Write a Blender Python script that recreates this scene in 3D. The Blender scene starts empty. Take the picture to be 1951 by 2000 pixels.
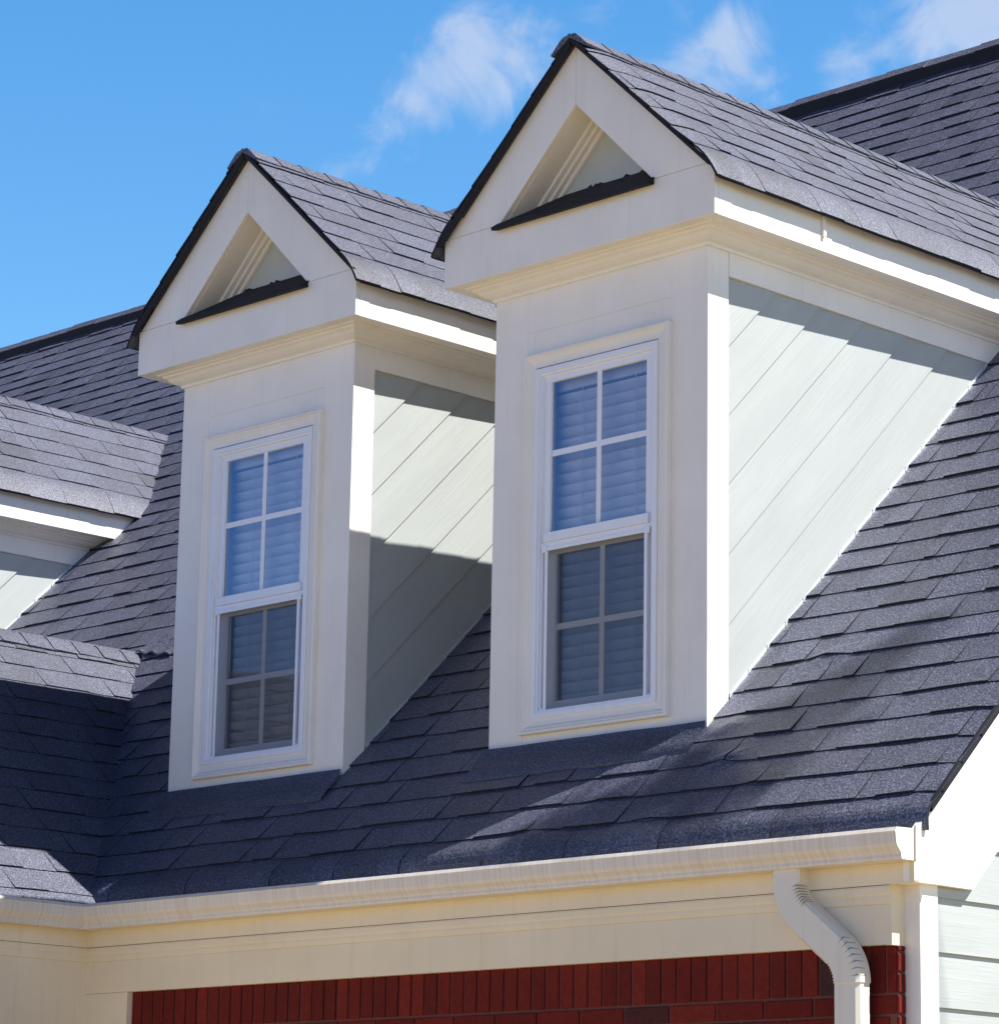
import bpy, math, random
from mathutils import Vector, Matrix, noise
R = math.radians
scene = bpy.context.scene
C = scene.collection

# ------------------------------------------------------------------ camera, sky, sun, exposure
GZ = 1.6                                   # eye height: every z below is measured from the eye and lifted by GZ
YAW, PITCH, ROLL, FPX = -0.7927, 0.225, 0.0178, 6050.33
cd = bpy.data.cameras.new('camera'); cam = bpy.data.objects.new('camera', cd); C.objects.link(cam)
fw = Vector((math.sin(YAW)*math.cos(PITCH), math.cos(YAW)*math.cos(PITCH), math.sin(PITCH)))
rt = Vector((math.cos(YAW), -math.sin(YAW), 0)); up = rt.cross(fw)
r2 = rt*math.cos(ROLL) + up*math.sin(ROLL); u2 = up*math.cos(ROLL) - rt*math.sin(ROLL)
m = Matrix.Identity(4)
for i in range(3):
    m[i][0] = r2[i]; m[i][1] = u2[i]; m[i][2] = -fw[i]
m[2][3] = GZ
cam.matrix_world = m
cd.sensor_fit = 'VERTICAL'; cd.sensor_height = 36.0; cd.sensor_width = 36.0
cd.lens = FPX/2000*36.0
cd.clip_start = 0.1; cd.clip_end = 2000
scene.camera = cam

SUN = Vector((1.0, 0.456, 1.56)).normalized()          # towards the sun
ELEV = math.asin(SUN.z); AZ = math.atan2(SUN.x, SUN.y)
w = bpy.data.worlds.new('World'); scene.world = w; w.use_nodes = True
nt = w.node_tree; nd = nt.nodes; lk = nt.links
nd.clear()
out = nd.new('ShaderNodeOutputWorld'); bg = nd.new('ShaderNodeBackground'); bg.inputs['Strength'].default_value = 0.07
sky = nd.new('ShaderNodeTexSky'); sky.sky_type = 'NISHITA'; sky.sun_disc = False
sky.sun_elevation = ELEV; sky.sun_rotation = AZ
sky.air_density = 1.2; sky.dust_density = 0.2; sky.ozone_density = 2.0; sky.altitude = 200
hs = nd.new('ShaderNodeHueSaturation'); hs.inputs['Saturation'].default_value = 1.38
lk.new(sky.outputs[0], hs.inputs['Color'])
tc = nd.new('ShaderNodeTexCoord')
# a deep polarised-looking zenith: the sky is brightest low down and darkens overhead
sx = nd.new('ShaderNodeSeparateXYZ'); lk.new(tc.outputs['Generated'], sx.inputs[0])
gv = nd.new('ShaderNodeMapRange'); gv.interpolation_type = 'SMOOTHSTEP'
gv.inputs['From Min'].default_value = 0.37; gv.inputs['From Max'].default_value = 0.66
gv.inputs['To Min'].default_value = 1.57; gv.inputs['To Max'].default_value = 0.07
lk.new(sx.outputs['Z'], gv.inputs['Value'])
lk.new(gv.outputs[0], hs.inputs['Value'])
gy = nd.new('ShaderNodeMapRange'); gy.interpolation_type = 'SMOOTHSTEP'      # the half of the sky away from the sun is the deeper blue
gy.inputs['From Min'].default_value = -0.5; gy.inputs['From Max'].default_value = 0.35
lk.new(sx.outputs['Y'], gy.inputs['Value'])
gc = nd.new('ShaderNodeMix'); gc.data_type = 'RGBA'; gc.inputs['A'].default_value = (.55, .69, 1.08, 1); gc.inputs['B'].default_value = (1, 1, 1, 1)
lk.new(gy.outputs[0], gc.inputs['Factor'])
gm = nd.new('ShaderNodeVectorMath'); gm.operation = 'MULTIPLY'; lk.new(hs.outputs[0], gm.inputs[0]); lk.new(gc.outputs['Result'], gm.inputs[1])
nz = nd.new('ShaderNodeTexNoise'); nz.inputs['Scale'].default_value = 34; nz.inputs['Detail'].default_value = 8; nz.inputs['Roughness'].default_value = 0.56
nz.inputs['Distortion'].default_value = 0.7
lk.new(tc.outputs['Generated'], nz.inputs['Vector'])
# soft cloud patches, each round a direction in the sky (direction, radius, density)
PUFFS = [((-0.6982,0.6316,0.3371),0.010,0.45),
         ((-0.6927,0.6342,0.3435),0.011,0.70),
         ((-0.6865,0.6374,0.3499),0.013,0.90),
         ((-0.6799,0.6414,0.3556),0.014,1.00),
         ((-0.6734,0.6455,0.3604),0.014,1.05),
         ((-0.6673,0.6487,0.3659),0.013,1.05),
         ((-0.6626,0.6547,0.3637),0.013,0.95),
         ((-0.6660,0.6547,0.3575),0.013,0.90),
         ((-0.6737,0.6494,0.3527),0.013,0.85),
         ((-0.6811,0.6439,0.3486),0.012,0.70),
         ((-0.6580,0.6559,0.3700),0.008,0.40),
         ((-0.6264,0.6908,0.3610),0.011,0.55),
         ((-0.6197,0.6957,0.3633),0.012,0.85),
         ((-0.6120,0.7009,0.3663),0.011,0.90),
         ((-0.6169,0.7002,0.3594),0.012,0.80),
         ((-0.6251,0.6944,0.3563),0.011,0.50),
         ((-0.6052,0.7147,0.3507),0.010,0.50),
         ((-0.6111,0.7088,0.3523),0.009,0.40),
         ((-0.5814,0.7303,0.3587),0.010,0.50),
         ((-0.5875,0.7272,0.3550),0.008,0.40),
         ((-0.5696,0.7367,0.3644),0.013,0.75),
         ((-0.5616,0.7399,0.3703),0.016,1.00),
         ((-0.5534,0.7455,0.3715),0.017,1.10),
         ((-0.5452,0.7509,0.3726),0.018,1.10),
         ((-0.5525,0.7496,0.3645),0.015,0.85),
         ((-0.5643,0.7355,0.3750),0.014,0.90),
         ((-0.7157,0.6100,0.3400),0.012,0.22),
         ((-0.6388,0.6745,0.3702),0.012,0.30),
         ((-0.7125,0.6212,0.3263),0.012,0.20),
         ((-.45,.83,.33),.06,1.0), ((-.35,.86,.36),.08,1.0), ((.2,-.9,.5),.10,.6), ((-.5,-.8,.45),.09,.6), ((.7,-.6,.5),.09,.6)]
prev = None
for d, r, a in PUFFS:
    if a == 0: continue
    d = Vector(d).normalized()
    vm = nd.new('ShaderNodeVectorMath'); vm.operation = 'DISTANCE'; vm.inputs[1].default_value = d
    lk.new(tc.outputs['Generated'], vm.inputs[0])
    mr = nd.new('ShaderNodeMapRange'); mr.interpolation_type = 'SMOOTHSTEP'
    mr.inputs['From Min'].default_value = r*2.0; mr.inputs['From Max'].default_value = 0.0
    mr.inputs['To Min'].default_value = 0.0; mr.inputs['To Max'].default_value = a*1.0
    lk.new(vm.outputs['Value'], mr.inputs['Value'])
    if prev is None: prev = mr.outputs[0]
    else:
        ad = nd.new('ShaderNodeMath'); ad.operation = 'MAXIMUM'
        lk.new(prev, ad.inputs[0]); lk.new(mr.outputs[0], ad.inputs[1]); prev = ad.outputs[0]
nb = nd.new('ShaderNodeMath'); nb.operation = 'MULTIPLY_ADD'; nb.inputs[1].default_value = 2.7; nb.inputs[2].default_value = -1.47
lk.new(nz.outputs['Fac'], nb.inputs[0])
sm = nd.new('ShaderNodeMath'); sm.operation = 'ADD'; lk.new(prev, sm.inputs[0]); lk.new(nb.outputs[0], sm.inputs[1])
ms = nd.new('ShaderNodeMapRange'); ms.interpolation_type = 'SMOOTHSTEP'
ms.inputs['From Min'].default_value = 0.05; ms.inputs['From Max'].default_value = 1.1; ms.inputs['To Max'].default_value = 0.72
lk.new(sm.outputs[0], ms.inputs['Value'])
gate = nd.new('ShaderNodeMath'); gate.operation = 'MULTIPLY'; gate.use_clamp = True
g2 = nd.new('ShaderNodeMath'); g2.operation = 'MULTIPLY'; g2.inputs[1].default_value = 4.0; g2.use_clamp = True
lk.new(prev, g2.inputs[0]); lk.new(g2.outputs[0], gate.inputs[0]); lk.new(ms.outputs[0], gate.inputs[1])
mx = nd.new('ShaderNodeMix'); mx.data_type = 'RGBA'
lk.new(gate.outputs[0], mx.inputs['Factor']); lk.new(gm.outputs[0], mx.inputs['A'])
mx.inputs['B'].default_value = (4.8, 5.5, 7.0, 1)
lk.new(mx.outputs['Result'], bg.inputs['Color']); lk.new(bg.outputs[0], out.inputs[0])

sd = bpy.data.lights.new('sun', 'SUN'); sd.energy = 5.0; sd.angle = R(0.5); sd.color = (1.0, 0.972, 0.925)
sun = bpy.data.objects.new('sun', sd); C.objects.link(sun)
sun.rotation_euler = SUN.to_track_quat('Z', 'Y').to_euler(); sun.location = (20, 10, 40)
scene.view_settings.view_transform = 'Standard'; scene.view_settings.look = 'None'
scene.view_settings.exposure = 0.86; scene.view_settings.gamma = 1.0
scene.render.engine = 'CYCLES'
scene.cycles.max_bounces = 8; scene.cycles.transparent_max_bounces = 16
scene.render.resolution_x = 998; scene.render.resolution_y = 1024

# ------------------------------------------------------------------ materials
def new_mat(name):
    mt = bpy.data.materials.new(name); mt.use_nodes = True
    n = mt.node_tree.nodes; l = mt.node_tree.links
    return mt, n, l, n['Principled BSDF']
def add_bump(n, l, b, src, strength, dist=0.01):
    bp = n.new('ShaderNodeBump'); bp.inputs['Strength'].default_value = strength; bp.inputs['Distance'].default_value = dist
    l.new(src, bp.inputs['Height']); l.new(bp.outputs[0], b.inputs['Normal']); return bp
def coords(n, l, scale=(1,1,1), rot=(0,0,0)):
    t = n.new('ShaderNodeTexCoord'); mp = n.new('ShaderNodeMapping')
    mp.inputs['Scale'].default_value = scale; mp.inputs['Rotation'].default_value = rot
    l.new(t.outputs['Object'], mp.inputs['Vector']); return mp.outputs[0]
def tex_noise(n, l, vec, scale, detail=4, rough=0.55):
    t = n.new('ShaderNodeTexNoise'); t.inputs['Scale'].default_value = scale
    t.inputs['Detail'].default_value = detail; t.inputs['Roughness'].default_value = rough
    l.new(vec, t.inputs['Vector']); return t.outputs['Fac']
def ramp(n, l, src, stops):
    r = n.new('ShaderNodeValToRGB'); e = r.color_ramp.elements
    while len(e) < len(stops): e.new(0.5)
    for k, (p, c) in enumerate(stops): e[k].position = p; e[k].color = (*c, 1)
    l.new(src, r.inputs['Fac']); return r.outputs['Color']

def mat_paint(name, col, rough=0.45, vary=0.05, bump=0.08):
    mt, n, l, b = new_mat(name)
    v = coords(n, l)
    f = tex_noise(n, l, v, 3.0, 6, 0.6)
    d = tuple(c*(1-vary) for c in col); u = tuple(min(1, c*(1+vary)) for c in col)
    base = ramp(n, l, f, [(0.3, d), (0.7, u)])
    # rain dirt: faint vertical runs and specks
    sv = coords(n, l, (26, 26, 1.3))
    sf = tex_noise(n, l, sv, 1.0, 5, 0.65)
    dirt = ramp(n, l, sf, [(0.56, (0,0,0)), (0.80, (.24,.24,.24))])
    mxx = n.new('ShaderNodeMix'); mxx.data_type = 'RGBA'; mxx.inputs['B'].default_value = (col[0]*.62, col[1]*.56, col[2]*.46, 1)
    l.new(dirt, mxx.inputs['Factor']); l.new(base, mxx.inputs['A']); l.new(mxx.outputs['Result'], b.inputs['Base Color'])
    b.inputs['Roughness'].default_value = rough
    add_bump(n, l, b, tex_noise(n, l, coords(n, l), 70, 3), bump, 0.004)
    return mt
def mat_siding(name, col, rot):
    mt, n, l, b = new_mat(name)
    vec = coords(n, l, (1, 1, 1), rot)
    mp = n.new('ShaderNodeMapping'); mp.inputs['Scale'].default_value = (3, 3.2, 75); l.new(vec, mp.inputs['Vector'])
    wv = tex_noise(n, l, mp.outputs[0], 1.0, 5, 0.6)
    mp2 = n.new('ShaderNodeMapping'); mp2.inputs['Scale'].default_value = (1, 1.0, 4.5); l.new(vec, mp2.inputs['Vector'])
    f2 = tex_noise(n, l, mp2.outputs[0], 2.0, 3)
    base = ramp(n, l, f2, [(0.3, tuple(c*.95 for c in col)), (0.7, tuple(c*1.04 for c in col))])
    l.new(base, b.inputs['Base Color']); b.inputs['Roughness'].default_value = 0.55
    gr = ramp(n, l, wv, [(0.47, (0,0,0)), (0.66, (1,1,1))])
    msk = n.new('ShaderNodeMath'); msk.operation = 'MULTIPLY'; l.new(gr, msk.inputs[0]); l.new(f2, msk.inputs[1])
    add_bump(n, l, b, msk.outputs[0], 0.22, 0.003)
    return mt
def mat_shingle(name):
    mt, n, l, b = new_mat(name)
    at = n.new('ShaderNodeAttribute'); at.attribute_name = 'tint'
    v = coords(n, l)
    f1 = tex_noise(n, l, v, 150, 3, 0.75)
    f3 = tex_noise(n, l, v, 60, 3, 0.7)
    f2 = tex_noise(n, l, v, 1.6, 5, 0.6)
    gran = ramp(n, l, f1, [(0.34, (.010,.011,.020)), (0.50, (.045,.050,.082)), (0.66, (.215,.227,.33))])
    mul = n.new('ShaderNodeVectorMath'); mul.operation = 'SCALE'
    tm = n.new('ShaderNodeMath'); tm.operation = 'MULTIPLY'
    wf = n.new('ShaderNodeMapRange'); wf.inputs['To Min'].default_value = 0.75; wf.inputs['To Max'].default_value = 1.25
    l.new(f2, wf.inputs['Value']); l.new(at.outputs['Fac'], tm.inputs[0]); l.new(wf.outputs[0], tm.inputs[1])
    l.new(gran, mul.inputs[0]); l.new(tm.outputs[0], mul.inputs['Scale'])
    l.new(mul.outputs[0], b.inputs['Base Color'])
    b.inputs['Roughness'].default_value = 0.5; b.inputs['IOR'].default_value = 1.68; b.inputs['Specular IOR Level'].default_value = 0.5
    h = n.new('ShaderNodeMath'); h.operation = 'ADD'; l.new(f1, h.inputs[0]); l.new(f3, h.inputs[1])
    add_bump(n, l, b, h.outputs[0], 0.8, 0.0035)
    return mt
def mat_gutter(name, axis):
    mt, n, l, b = new_mat(name)
    sc = (130, 0.6, 1.5) if axis == 'x' else (0.6, 130, 1.5)
    f = tex_noise(n, l, coords(n, l, sc), 1.0, 6, 0.7)
    f2 = tex_noise(n, l, coords(n, l, (3, 3, 40)), 1.0, 3)
    st = ramp(n, l, f, [(0.38, (0,0,0)), (0.70, (.48,.48,.48))])
    mxx = n.new('ShaderNodeMix'); mxx.data_type = 'RGBA'
    mxx.inputs['A'].default_value = (.76, .72, .655, 1); mxx.inputs['B'].default_value = (.50, .37, .24, 1)
    l.new(st, mxx.inputs['Factor']); l.new(mxx.outputs['Result'], b.inputs['Base Color'])
    b.inputs['Roughness'].default_value = 0.38
    return mt
def mat_plain(name, col, rough=0.5, metal=0.0):
    mt, n, l, b = new_mat(name)
    f = tex_noise(n, l, coords(n, l), 14, 4)
    l.new(ramp(n, l, f, [(0.3, tuple(c*.93 for c in col)), (0.7, tuple(min(1, c*1.06) for c in col))]), b.inputs['Base Color'])
    b.inputs['Roughness'].default_value = rough; b.inputs['Metallic'].default_value = metal
    return mt
def mat_brick(name):
    mt, n, l, b = new_mat(name)
    at = n.new('ShaderNodeAttribute'); at.attribute_name = 'tint'
    base = ramp(n, l, at.outputs['Fac'], [(0.0, (.050,.030,.030)), (0.14, (.065,.022,.020)), (0.16, (.100,.011,.008)), (0.6, (.150,.015,.010)), (1.0, (.20,.024,.014))])
    f = tex_noise(n, l, coords(n, l), 45, 5, 0.65)
    mul = n.new('ShaderNodeVectorMath'); mul.operation = 'SCALE'
    wf = n.new('ShaderNodeMapRange'); wf.inputs['To Min'].default_value = 0.55; wf.inputs['To Max'].default_value = 1.45
    l.new(f, wf.inputs['Value']); l.new(base, mul.inputs[0]); l.new(wf.outputs[0], mul.inputs['Scale']); l.new(mul.outputs[0], b.inputs['Base Color'])
    b.inputs['Roughness'].default_value = 0.8; b.inputs['Specular IOR Level'].default_value = 0.15
    add_bump(n, l, b, f, 0.5, 0.004)
    return mt
def mat_glass(name):
    mt, n, l, b = new_mat(name)
    n.remove(b); o = n['Material Output']
    tr = n.new('ShaderNodeBsdfTransparent'); tr.inputs[0].default_value = (.93, .95, .97, 1)
    gl = n.new('ShaderNodeBsdfGlossy'); gl.inputs['Roughness'].default_value = 0.0; gl.inputs[0].default_value = (.80, .90, 1, 1)
    fr = n.new('ShaderNodeFresnel'); fr.inputs['IOR'].default_value = 1.5
    k = n.new('ShaderNodeMath'); k.operation = 'MULTIPLY'; k.inputs[1].default_value = 3.1; k.use_clamp = True
    bf = tex_noise(n, l, coords(n, l), 2.2, 1)
    bp = n.new('ShaderNodeBump'); bp.inputs['Strength'].default_value = 0.03; bp.inputs['Distance'].default_value = 0.05
    l.new(bf, bp.inputs['Height']); l.new(bp.outputs[0], gl.inputs['Normal'])
    l.new(fr.outputs[0], k.inputs[0])
    mi = n.new('ShaderNodeMixShader'); l.new(k.outputs[0], mi.inputs[0]); l.new(tr.outputs[0], mi.inputs[1]); l.new(gl.outputs[0], mi.inputs[2])
    l.new(mi.outputs[0], o.inputs['Surface']); return mt
def mat_screen(name):
    mt, n, l, b = new_mat(name)
    o = n['Material Output']
    b.inputs['Base Color'].default_value = (.035, .036, .040, 1); b.inputs['Roughness'].default_value = 0.6
    tr = n.new('ShaderNodeBsdfTransparent')
    mi = n.new('ShaderNodeMixShader'); mi.inputs[0].default_value = 0.44
    l.new(tr.outputs[0], mi.inputs[1]); l.new(b.outputs[0], mi.inputs[2]); l.new(mi.outputs[0], o.inputs['Surface']); return mt
def mat_ground(name):
    mt, n, l, b = new_mat(name)
    v = coords(n, l)
    f = tex_noise(n, l, v, 0.35, 6, 0.6); g = tex_noise(n, l, v, 30, 5, 0.7)
    c = ramp(n, l, f, [(0.35, (.25,.185,.095)), (0.65, (.32,.24,.125))])
    mul = n.new('ShaderNodeVectorMath'); mul.operation = 'SCALE'
    wf = n.new('ShaderNodeMapRange'); wf.inputs['To Min'].default_value = 0.8; wf.inputs['To Max'].default_value = 1.2
    l.new(g, wf.inputs['Value']); l.new(c, mul.inputs[0]); l.new(wf.outputs[0], mul.inputs['Scale']); l.new(mul.outputs[0], b.inputs['Base Color'])
    b.inputs['Roughness'].default_value = 0.9
    add_bump(n, l, b, g, 0.4, 0.01)
    return mt

M_TRIM = mat_paint('cream_paint', (.85, .81, .74))
M_EAVE = mat_paint('eave_cream_bounce_tint', (.81, .70, .50))  # trim cream yellowed: warm light bounced off the ground is put into the colour
M_VINYL = mat_paint('white_vinyl', (.82, .84, .89), 0.35, 0.02, 0.02)
M_CHEEK = mat_siding('siding_paint_sloped', (.405, .432, .415), (R(-44.72), 0, 0))
M_SIDE = mat_siding('siding_paint', (.405, .432, .415), (0, 0, 0))
M_PANEL = mat_paint('gable_panel_paint', (.52, .56, .53))
M_SHING = mat_shingle('asphalt_shingle')
M_GUTX = mat_gutter('gutter_enamel', 'x'); M_GUTY = mat_gutter('gutter_enamel_wing', 'y')
M_SPOUT = mat_paint('downspout_enamel', (.77, .715, .61), 0.38, 0.03, 0.02)
M_METAL = mat_plain('drip_metal', (.70, .74, .78), 0.35, 0.3)
M_FELT = mat_plain('dark_flashing', (.022, .023, .03), 0.75)
M_FELT.node_tree.nodes['Principled BSDF'].inputs['Specular IOR Level'].default_value = 0.15
M_DECK = mat_plain('roof_deck', (.035, .032, .032), 0.9)
M_BRICK = mat_brick('red_brick'); M_MORTAR = mat_plain('mortar', (.15, .048, .038), 0.9)
M_GLASS = mat_glass('window_glass'); M_SCREEN = mat_screen('insect_mesh')
M_BLIND = mat_plain('blind_slat', (.84, .85, .86), 0.45)
M_ROOM = mat_plain('room_plaster', (.35, .34, .33), 0.9)
M_GROUND = mat_ground('dry_ground')
M_CRIMP = mat_plain('crimp_dark', (.20, .17, .14), 0.8)

# ------------------------------------------------------------------ mesh helpers
class MB:
    def __init__(s): s.v = []; s.f = []; s.t = []; s.mi = []
    def add(s, pts, faces, tint=1.0, mi=0):
        o = len(s.v); s.v += [tuple(p) for p in pts]
        for f in faces: s.f.append(tuple(o+i for i in f)); s.t.append(tint); s.mi.append(mi)
    def quad(s, a, b, c, d, tint=1.0, mi=0): s.add([a, b, c, d], [(0,1,2,3)], tint, mi)
    def box(s, x0, x1, y0, y1, z0, z1, tint=1.0, mi=0):
        p = [(x,y,z) for x in (x0,x1) for y in (y0,y1) for z in (z0,z1)]
        s.add(p, [(0,1,3,2),(4,6,7,5),(0,4,5,1),(2,3,7,6),(0,2,6,4),(1,5,7,3)], tint, mi)
    def prism(s, poly, ext, tint=1.0, mi=0):
        """polygon (3-D points) pushed along vector ext, closed"""
        n = len(poly); q = [tuple(Vector(p)+Vector(ext)) for p in poly]
        fs = [tuple(range(n-1,-1,-1)), tuple(range(n, 2*n))] + [(i, (i+1) % n, n+(i+1) % n, n+i) for i in range(n)]
        s.add(list(poly)+q, fs, tint, mi)
    def frame(s, hx, z0, z1, prof, cx=0.0):
        """mitred rectangular frame in the xz plane; prof = [(inset, y)] from outside to inside"""
        rings = []
        for i, y in prof: rings.append([(cx-hx+i, y, z0+i), (cx+hx-i, y, z0+i), (cx+hx-i, y, z1-i), (cx-hx+i, y, z1-i)])
        o = len(s.v)
        for r in rings: s.v += r
        for k in range(len(rings)-1):
            for j in range(4):
                a = o+4*k+j; b = o+4*k+(j+1) % 4
                s.f.append((a, b, b+4, a+4)); s.t.append(1.0); s.mi.append(0)
    def sweep(s, rings, caps=True, closed=True, tint=1.0, mi=0):
        n = len(rings[0]); o = len(s.v)
        for r in rings: s.v += [tuple(p) for p in r]
        for k in range(len(rings)-1):
            for j in range(n if closed else n-1):
                a = o+k*n+j; b = o+k*n+(j+1) % n
                s.f.append((a, b, b+n, a+n)); s.t.append(tint); s.mi.append(mi)
        if caps and closed:
            s.f.append(tuple(o+j for j in range(n-1,-1,-1))); s.t.append(tint); s.mi.append(mi)
            s.f.append(tuple(o+(len(rings)-1)*n+j for j in range(n))); s.t.append(tint); s.mi.append(mi)
    def build(s, name, mats, parent=None, bevel=0.0, smooth=False, loc=(0,0,0)):
        me = bpy.data.meshes.new(name); me.from_pydata(s.v, [], s.f); me.update()
        if not isinstance(mats, (list, tuple)): mats = [mats]
        for mt in mats: me.materials.append(mt)
        if len(mats) > 1: me.polygons.foreach_set('material_index', s.mi)
        at = me.attributes.new('tint', 'FLOAT', 'FACE'); at.data.foreach_set('value', s.t)
        if smooth: me.polygons.foreach_set('use_smooth', [True]*len(s.f))
        o = bpy.data.objects.new(name, me); C.objects.link(o); o.location = loc
        if parent: o.parent = parent
        if bevel:
            import bmesh
            bm = bmesh.new(); bm.from_mesh(me); bmesh.ops.remove_doubles(bm, verts=bm.verts, dist=1e-6)
            bmesh.ops.recalc_face_normals(bm, faces=bm.faces)
            bmesh.ops.bevel(bm, geom=[e for e in bm.edges if len(e.link_faces) == 2 and e.calc_face_angle(0) > 0.5], offset=bevel, segments=1, affect='EDGES', clamp_overlap=True)
            bm.to_mesh(me); bm.free()
        return o
def clip(poly, a, b, c):
    """keep a*p0+b*p1 >= c"""
    o = []
    for i in range(len(poly)):
        p, q = poly[i], poly[(i+1) % len(poly)]
        dp = a*p[0]+b*p[1]-c; dq = a*q[0]+b*q[1]-c
        if dp >= 0: o.append(p)
        if (dp >= 0) != (dq >= 0):
            t = dp/(dp-dq); o.append((p[0]+t*(q[0]-p[0]), p[1]+t*(q[1]-p[1])))
    return o
def thing(name, label, cat, loc):
    o = bpy.data.objects.new(name, None); C.objects.link(o); o.location = loc
    o['label'] = label; o['category'] = cat; o.empty_display_size = 0.3; return o

def shingle_field(mb, pos, vs, ulo, uhi, umin, umax, rng, seg=0.11, rise=1.0, first=None):
    """courses of overlapping tabs; pos(u, v, h) -> point; vs = butt positions, ulo/uhi = edges as functions of v"""
    for k in range(len(vs)-1):
        vb = vs[k]; e = vs[k+1]-vb; vt = vb + e + (0.012 if k+2 < len(vs) else 0)
        u = umin - rng.uniform(0, 0.9); hi = rng.random() < .5
        run = rng.uniform(.5, 1.0); jit = rng.uniform(-.002, .002)
        while u < umax:
            wd = rng.uniform(.10, .30) if hi else rng.uniform(.07, .26)
            seam = False
            if run - wd < 0.05: wd = max(run, 0.04); seam = True
            a, b = u, u+wd; u = b
            run -= wd
            t = (rng.uniform(.0085, .0125) if hi else rng.uniform(.0045, .0065))*rise
            tint = rng.uniform(.88, 1.12)*(1.02 if hi else .97)
            if rng.random() < (.22 if (k == 0 and first) else .03): tint *= 0.74
            g = 0.003 if seam else (0.0022 if rng.random() < .35 else 0.0003)
            if k == 0 and first: g = 0.0
            if seam: run = rng.uniform(.95, 1.0)
            hi = (not hi) if rng.random() < .86 else hi
            if b < ulo(vb) and b < ulo(vt): continue
            if a > uhi(vb) and a > uhi(vt): continue
            n = max(1, int(math.ceil(wd/seg)))
            rows = [0.0, .12, .5, 1.0] if not (k == 0 and first) else [i/first for i in range(first+1)]
            dv = jit + (0.002*math.sin(a*7.3+k) if hi else 0.0015)
            pts = []
            for q in rows:
                v = vb + q*(vt-vb) + (dv if q == 0 else 0)
                aa = min(max(a, ulo(v)), uhi(v)); bb = max(min(b-g, uhi(v)), aa)
                h = t*(1-q)+0.0015
                for i in range(n+1):
                    pts.append(pos(aa+(bb-aa)*i/n, v, h))
            m = n+1
            fs = [(r*m+i, r*m+i+1, (r+1)*m+i+1, (r+1)*m+i) for r in range(len(rows)-1) for i in range(n)]
            o = len(pts)
            v = vb+dv; aa = min(max(a, ulo(v)), uhi(v)); bb = max(min(b-g, uhi(v)), aa)
            for i in range(n+1): pts.append(pos(aa+(bb-aa)*i/n, v, -0.004))
            fs += [(o+i, o+i+1, i+1, i) for i in range(n)]
            # side walls
            s0 = len(pts)
            for q in rows:
                v = vb + q*(vt-vb) + (dv if q == 0 else 0)
                aa = min(max(a, ulo(v)), uhi(v)); bb = max(min(b-g, uhi(v)), aa)
                pts.append(pos(aa, v, -0.004)); pts.append(pos(bb, v, -0.004))
            for i in range(len(rows)-1):
                fs.append((s0+2*i, i*m, (i+1)*m, s0+2*i+2))
                fs.append((s0+2*i+1, s0+2*i+3, (i+1)*m+n, i*m+n))
            nb = len(rows)-1; cut = nb*n
            mb.add(pts, fs[:cut], tint); o_ = len(mb.v)-len(pts)
            for f in fs[cut:]: mb.f.append(tuple(o_+i for i in f)); mb.t.append(.32); mb.mi.append(1)

def ridge_caps(mb, p0, p1, side_a, side_b, wid, rng, exp=0.143, lift=0.0065, sag=0.0):
    """overlapping bent cap pieces from p0 (laid first, lowest in the lap) to p1"""
    p0 = Vector(p0); p1 = Vector(p1); L = (p1-p0).length; d = (p1-p0)/L
    sa = Vector(side_a).normalized(); sb = Vector(side_b).normalized()
    na = (Vector((0,0,1)) - sa*sa.z).normalized(); nb_ = (Vector((0,0,1)) - sb*sb.z).normalized()
    k = 0; s = 0.0
    while s < L:
        e = min(s+exp*1.12, L+0.004); wv = wid*rng.uniform(.95, 1.05); jit = rng.uniform(-.004, .004)
        rings = []
        for q, h in ((s, lift*rng.uniform(1.0, 1.2)), (e, 0.003)):
            c = p0+d*q; ring = []
            rd = lambda t_: Vector((0, 0, -.024*math.exp(-(t_*wv/.026)**2)))       # the cap bends over the ridge in a round
            for th in (1.0, .7, .45, .3, .18, .08): ring.append(c + sa*(wv*th+jit) + na*h + rd(th))
            ring.append(c + Vector((0,0,1))*(h+0.002) + rd(0))
            for th in (.08, .18, .3, .45, .7, 1.0): ring.append(c + sb*(wv*th-jit) + nb_*h + rd(th))
            for th in (1.0, 0.0): ring.append(c + sb*(wv*th-jit) - nb_*0.003 + (rd(0)*1.2 if th == 0 else Vector()))
            ring.append(c + sa*(wv+jit) - na*0.003)
            rings.append(ring)
        mb.sweep(rings, True, True, tint=rng.uniform(.85, 1.15)); s += exp; k += 1

# ------------------------------------------------------------------ key dimensions (metres, z from eye level)
S = 0.9902                                   # main roof rise per metre
YF, ZB = 8.0089, 1.6824                      # dormer fronts stand here on the main roof
XR, XL, X3 = -7.6216, -9.5127, -13.5754
YR = 12.3251; ZRIDGE = ZB + S*(YR-YF)
def roof_z(y): return ZB + S*(y-YF)
XRAKE = -5.793; YG, ZG = 7.4016, 1.1812; XG0, XG1 = -9.784, -5.792
YFASC = YG+0.100; YFR = 7.515; XC = -5.895; XW = -5.838
WRX, WRY = -11.4489, 8.9207; WZ = roof_z(WRY)    # wing ridge meets main roof
WVX, WVY = -9.9109, 7.52; WS = (WZ-roof_z(WVY))/(WVX-WRX)

g = MB(); g.quad((-150,-150,0), (150,-150,0), (150,150,0), (-150,150,0))
gr = g.build('ground', M_GROUND); gr['kind'] = 'structure'

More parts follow.
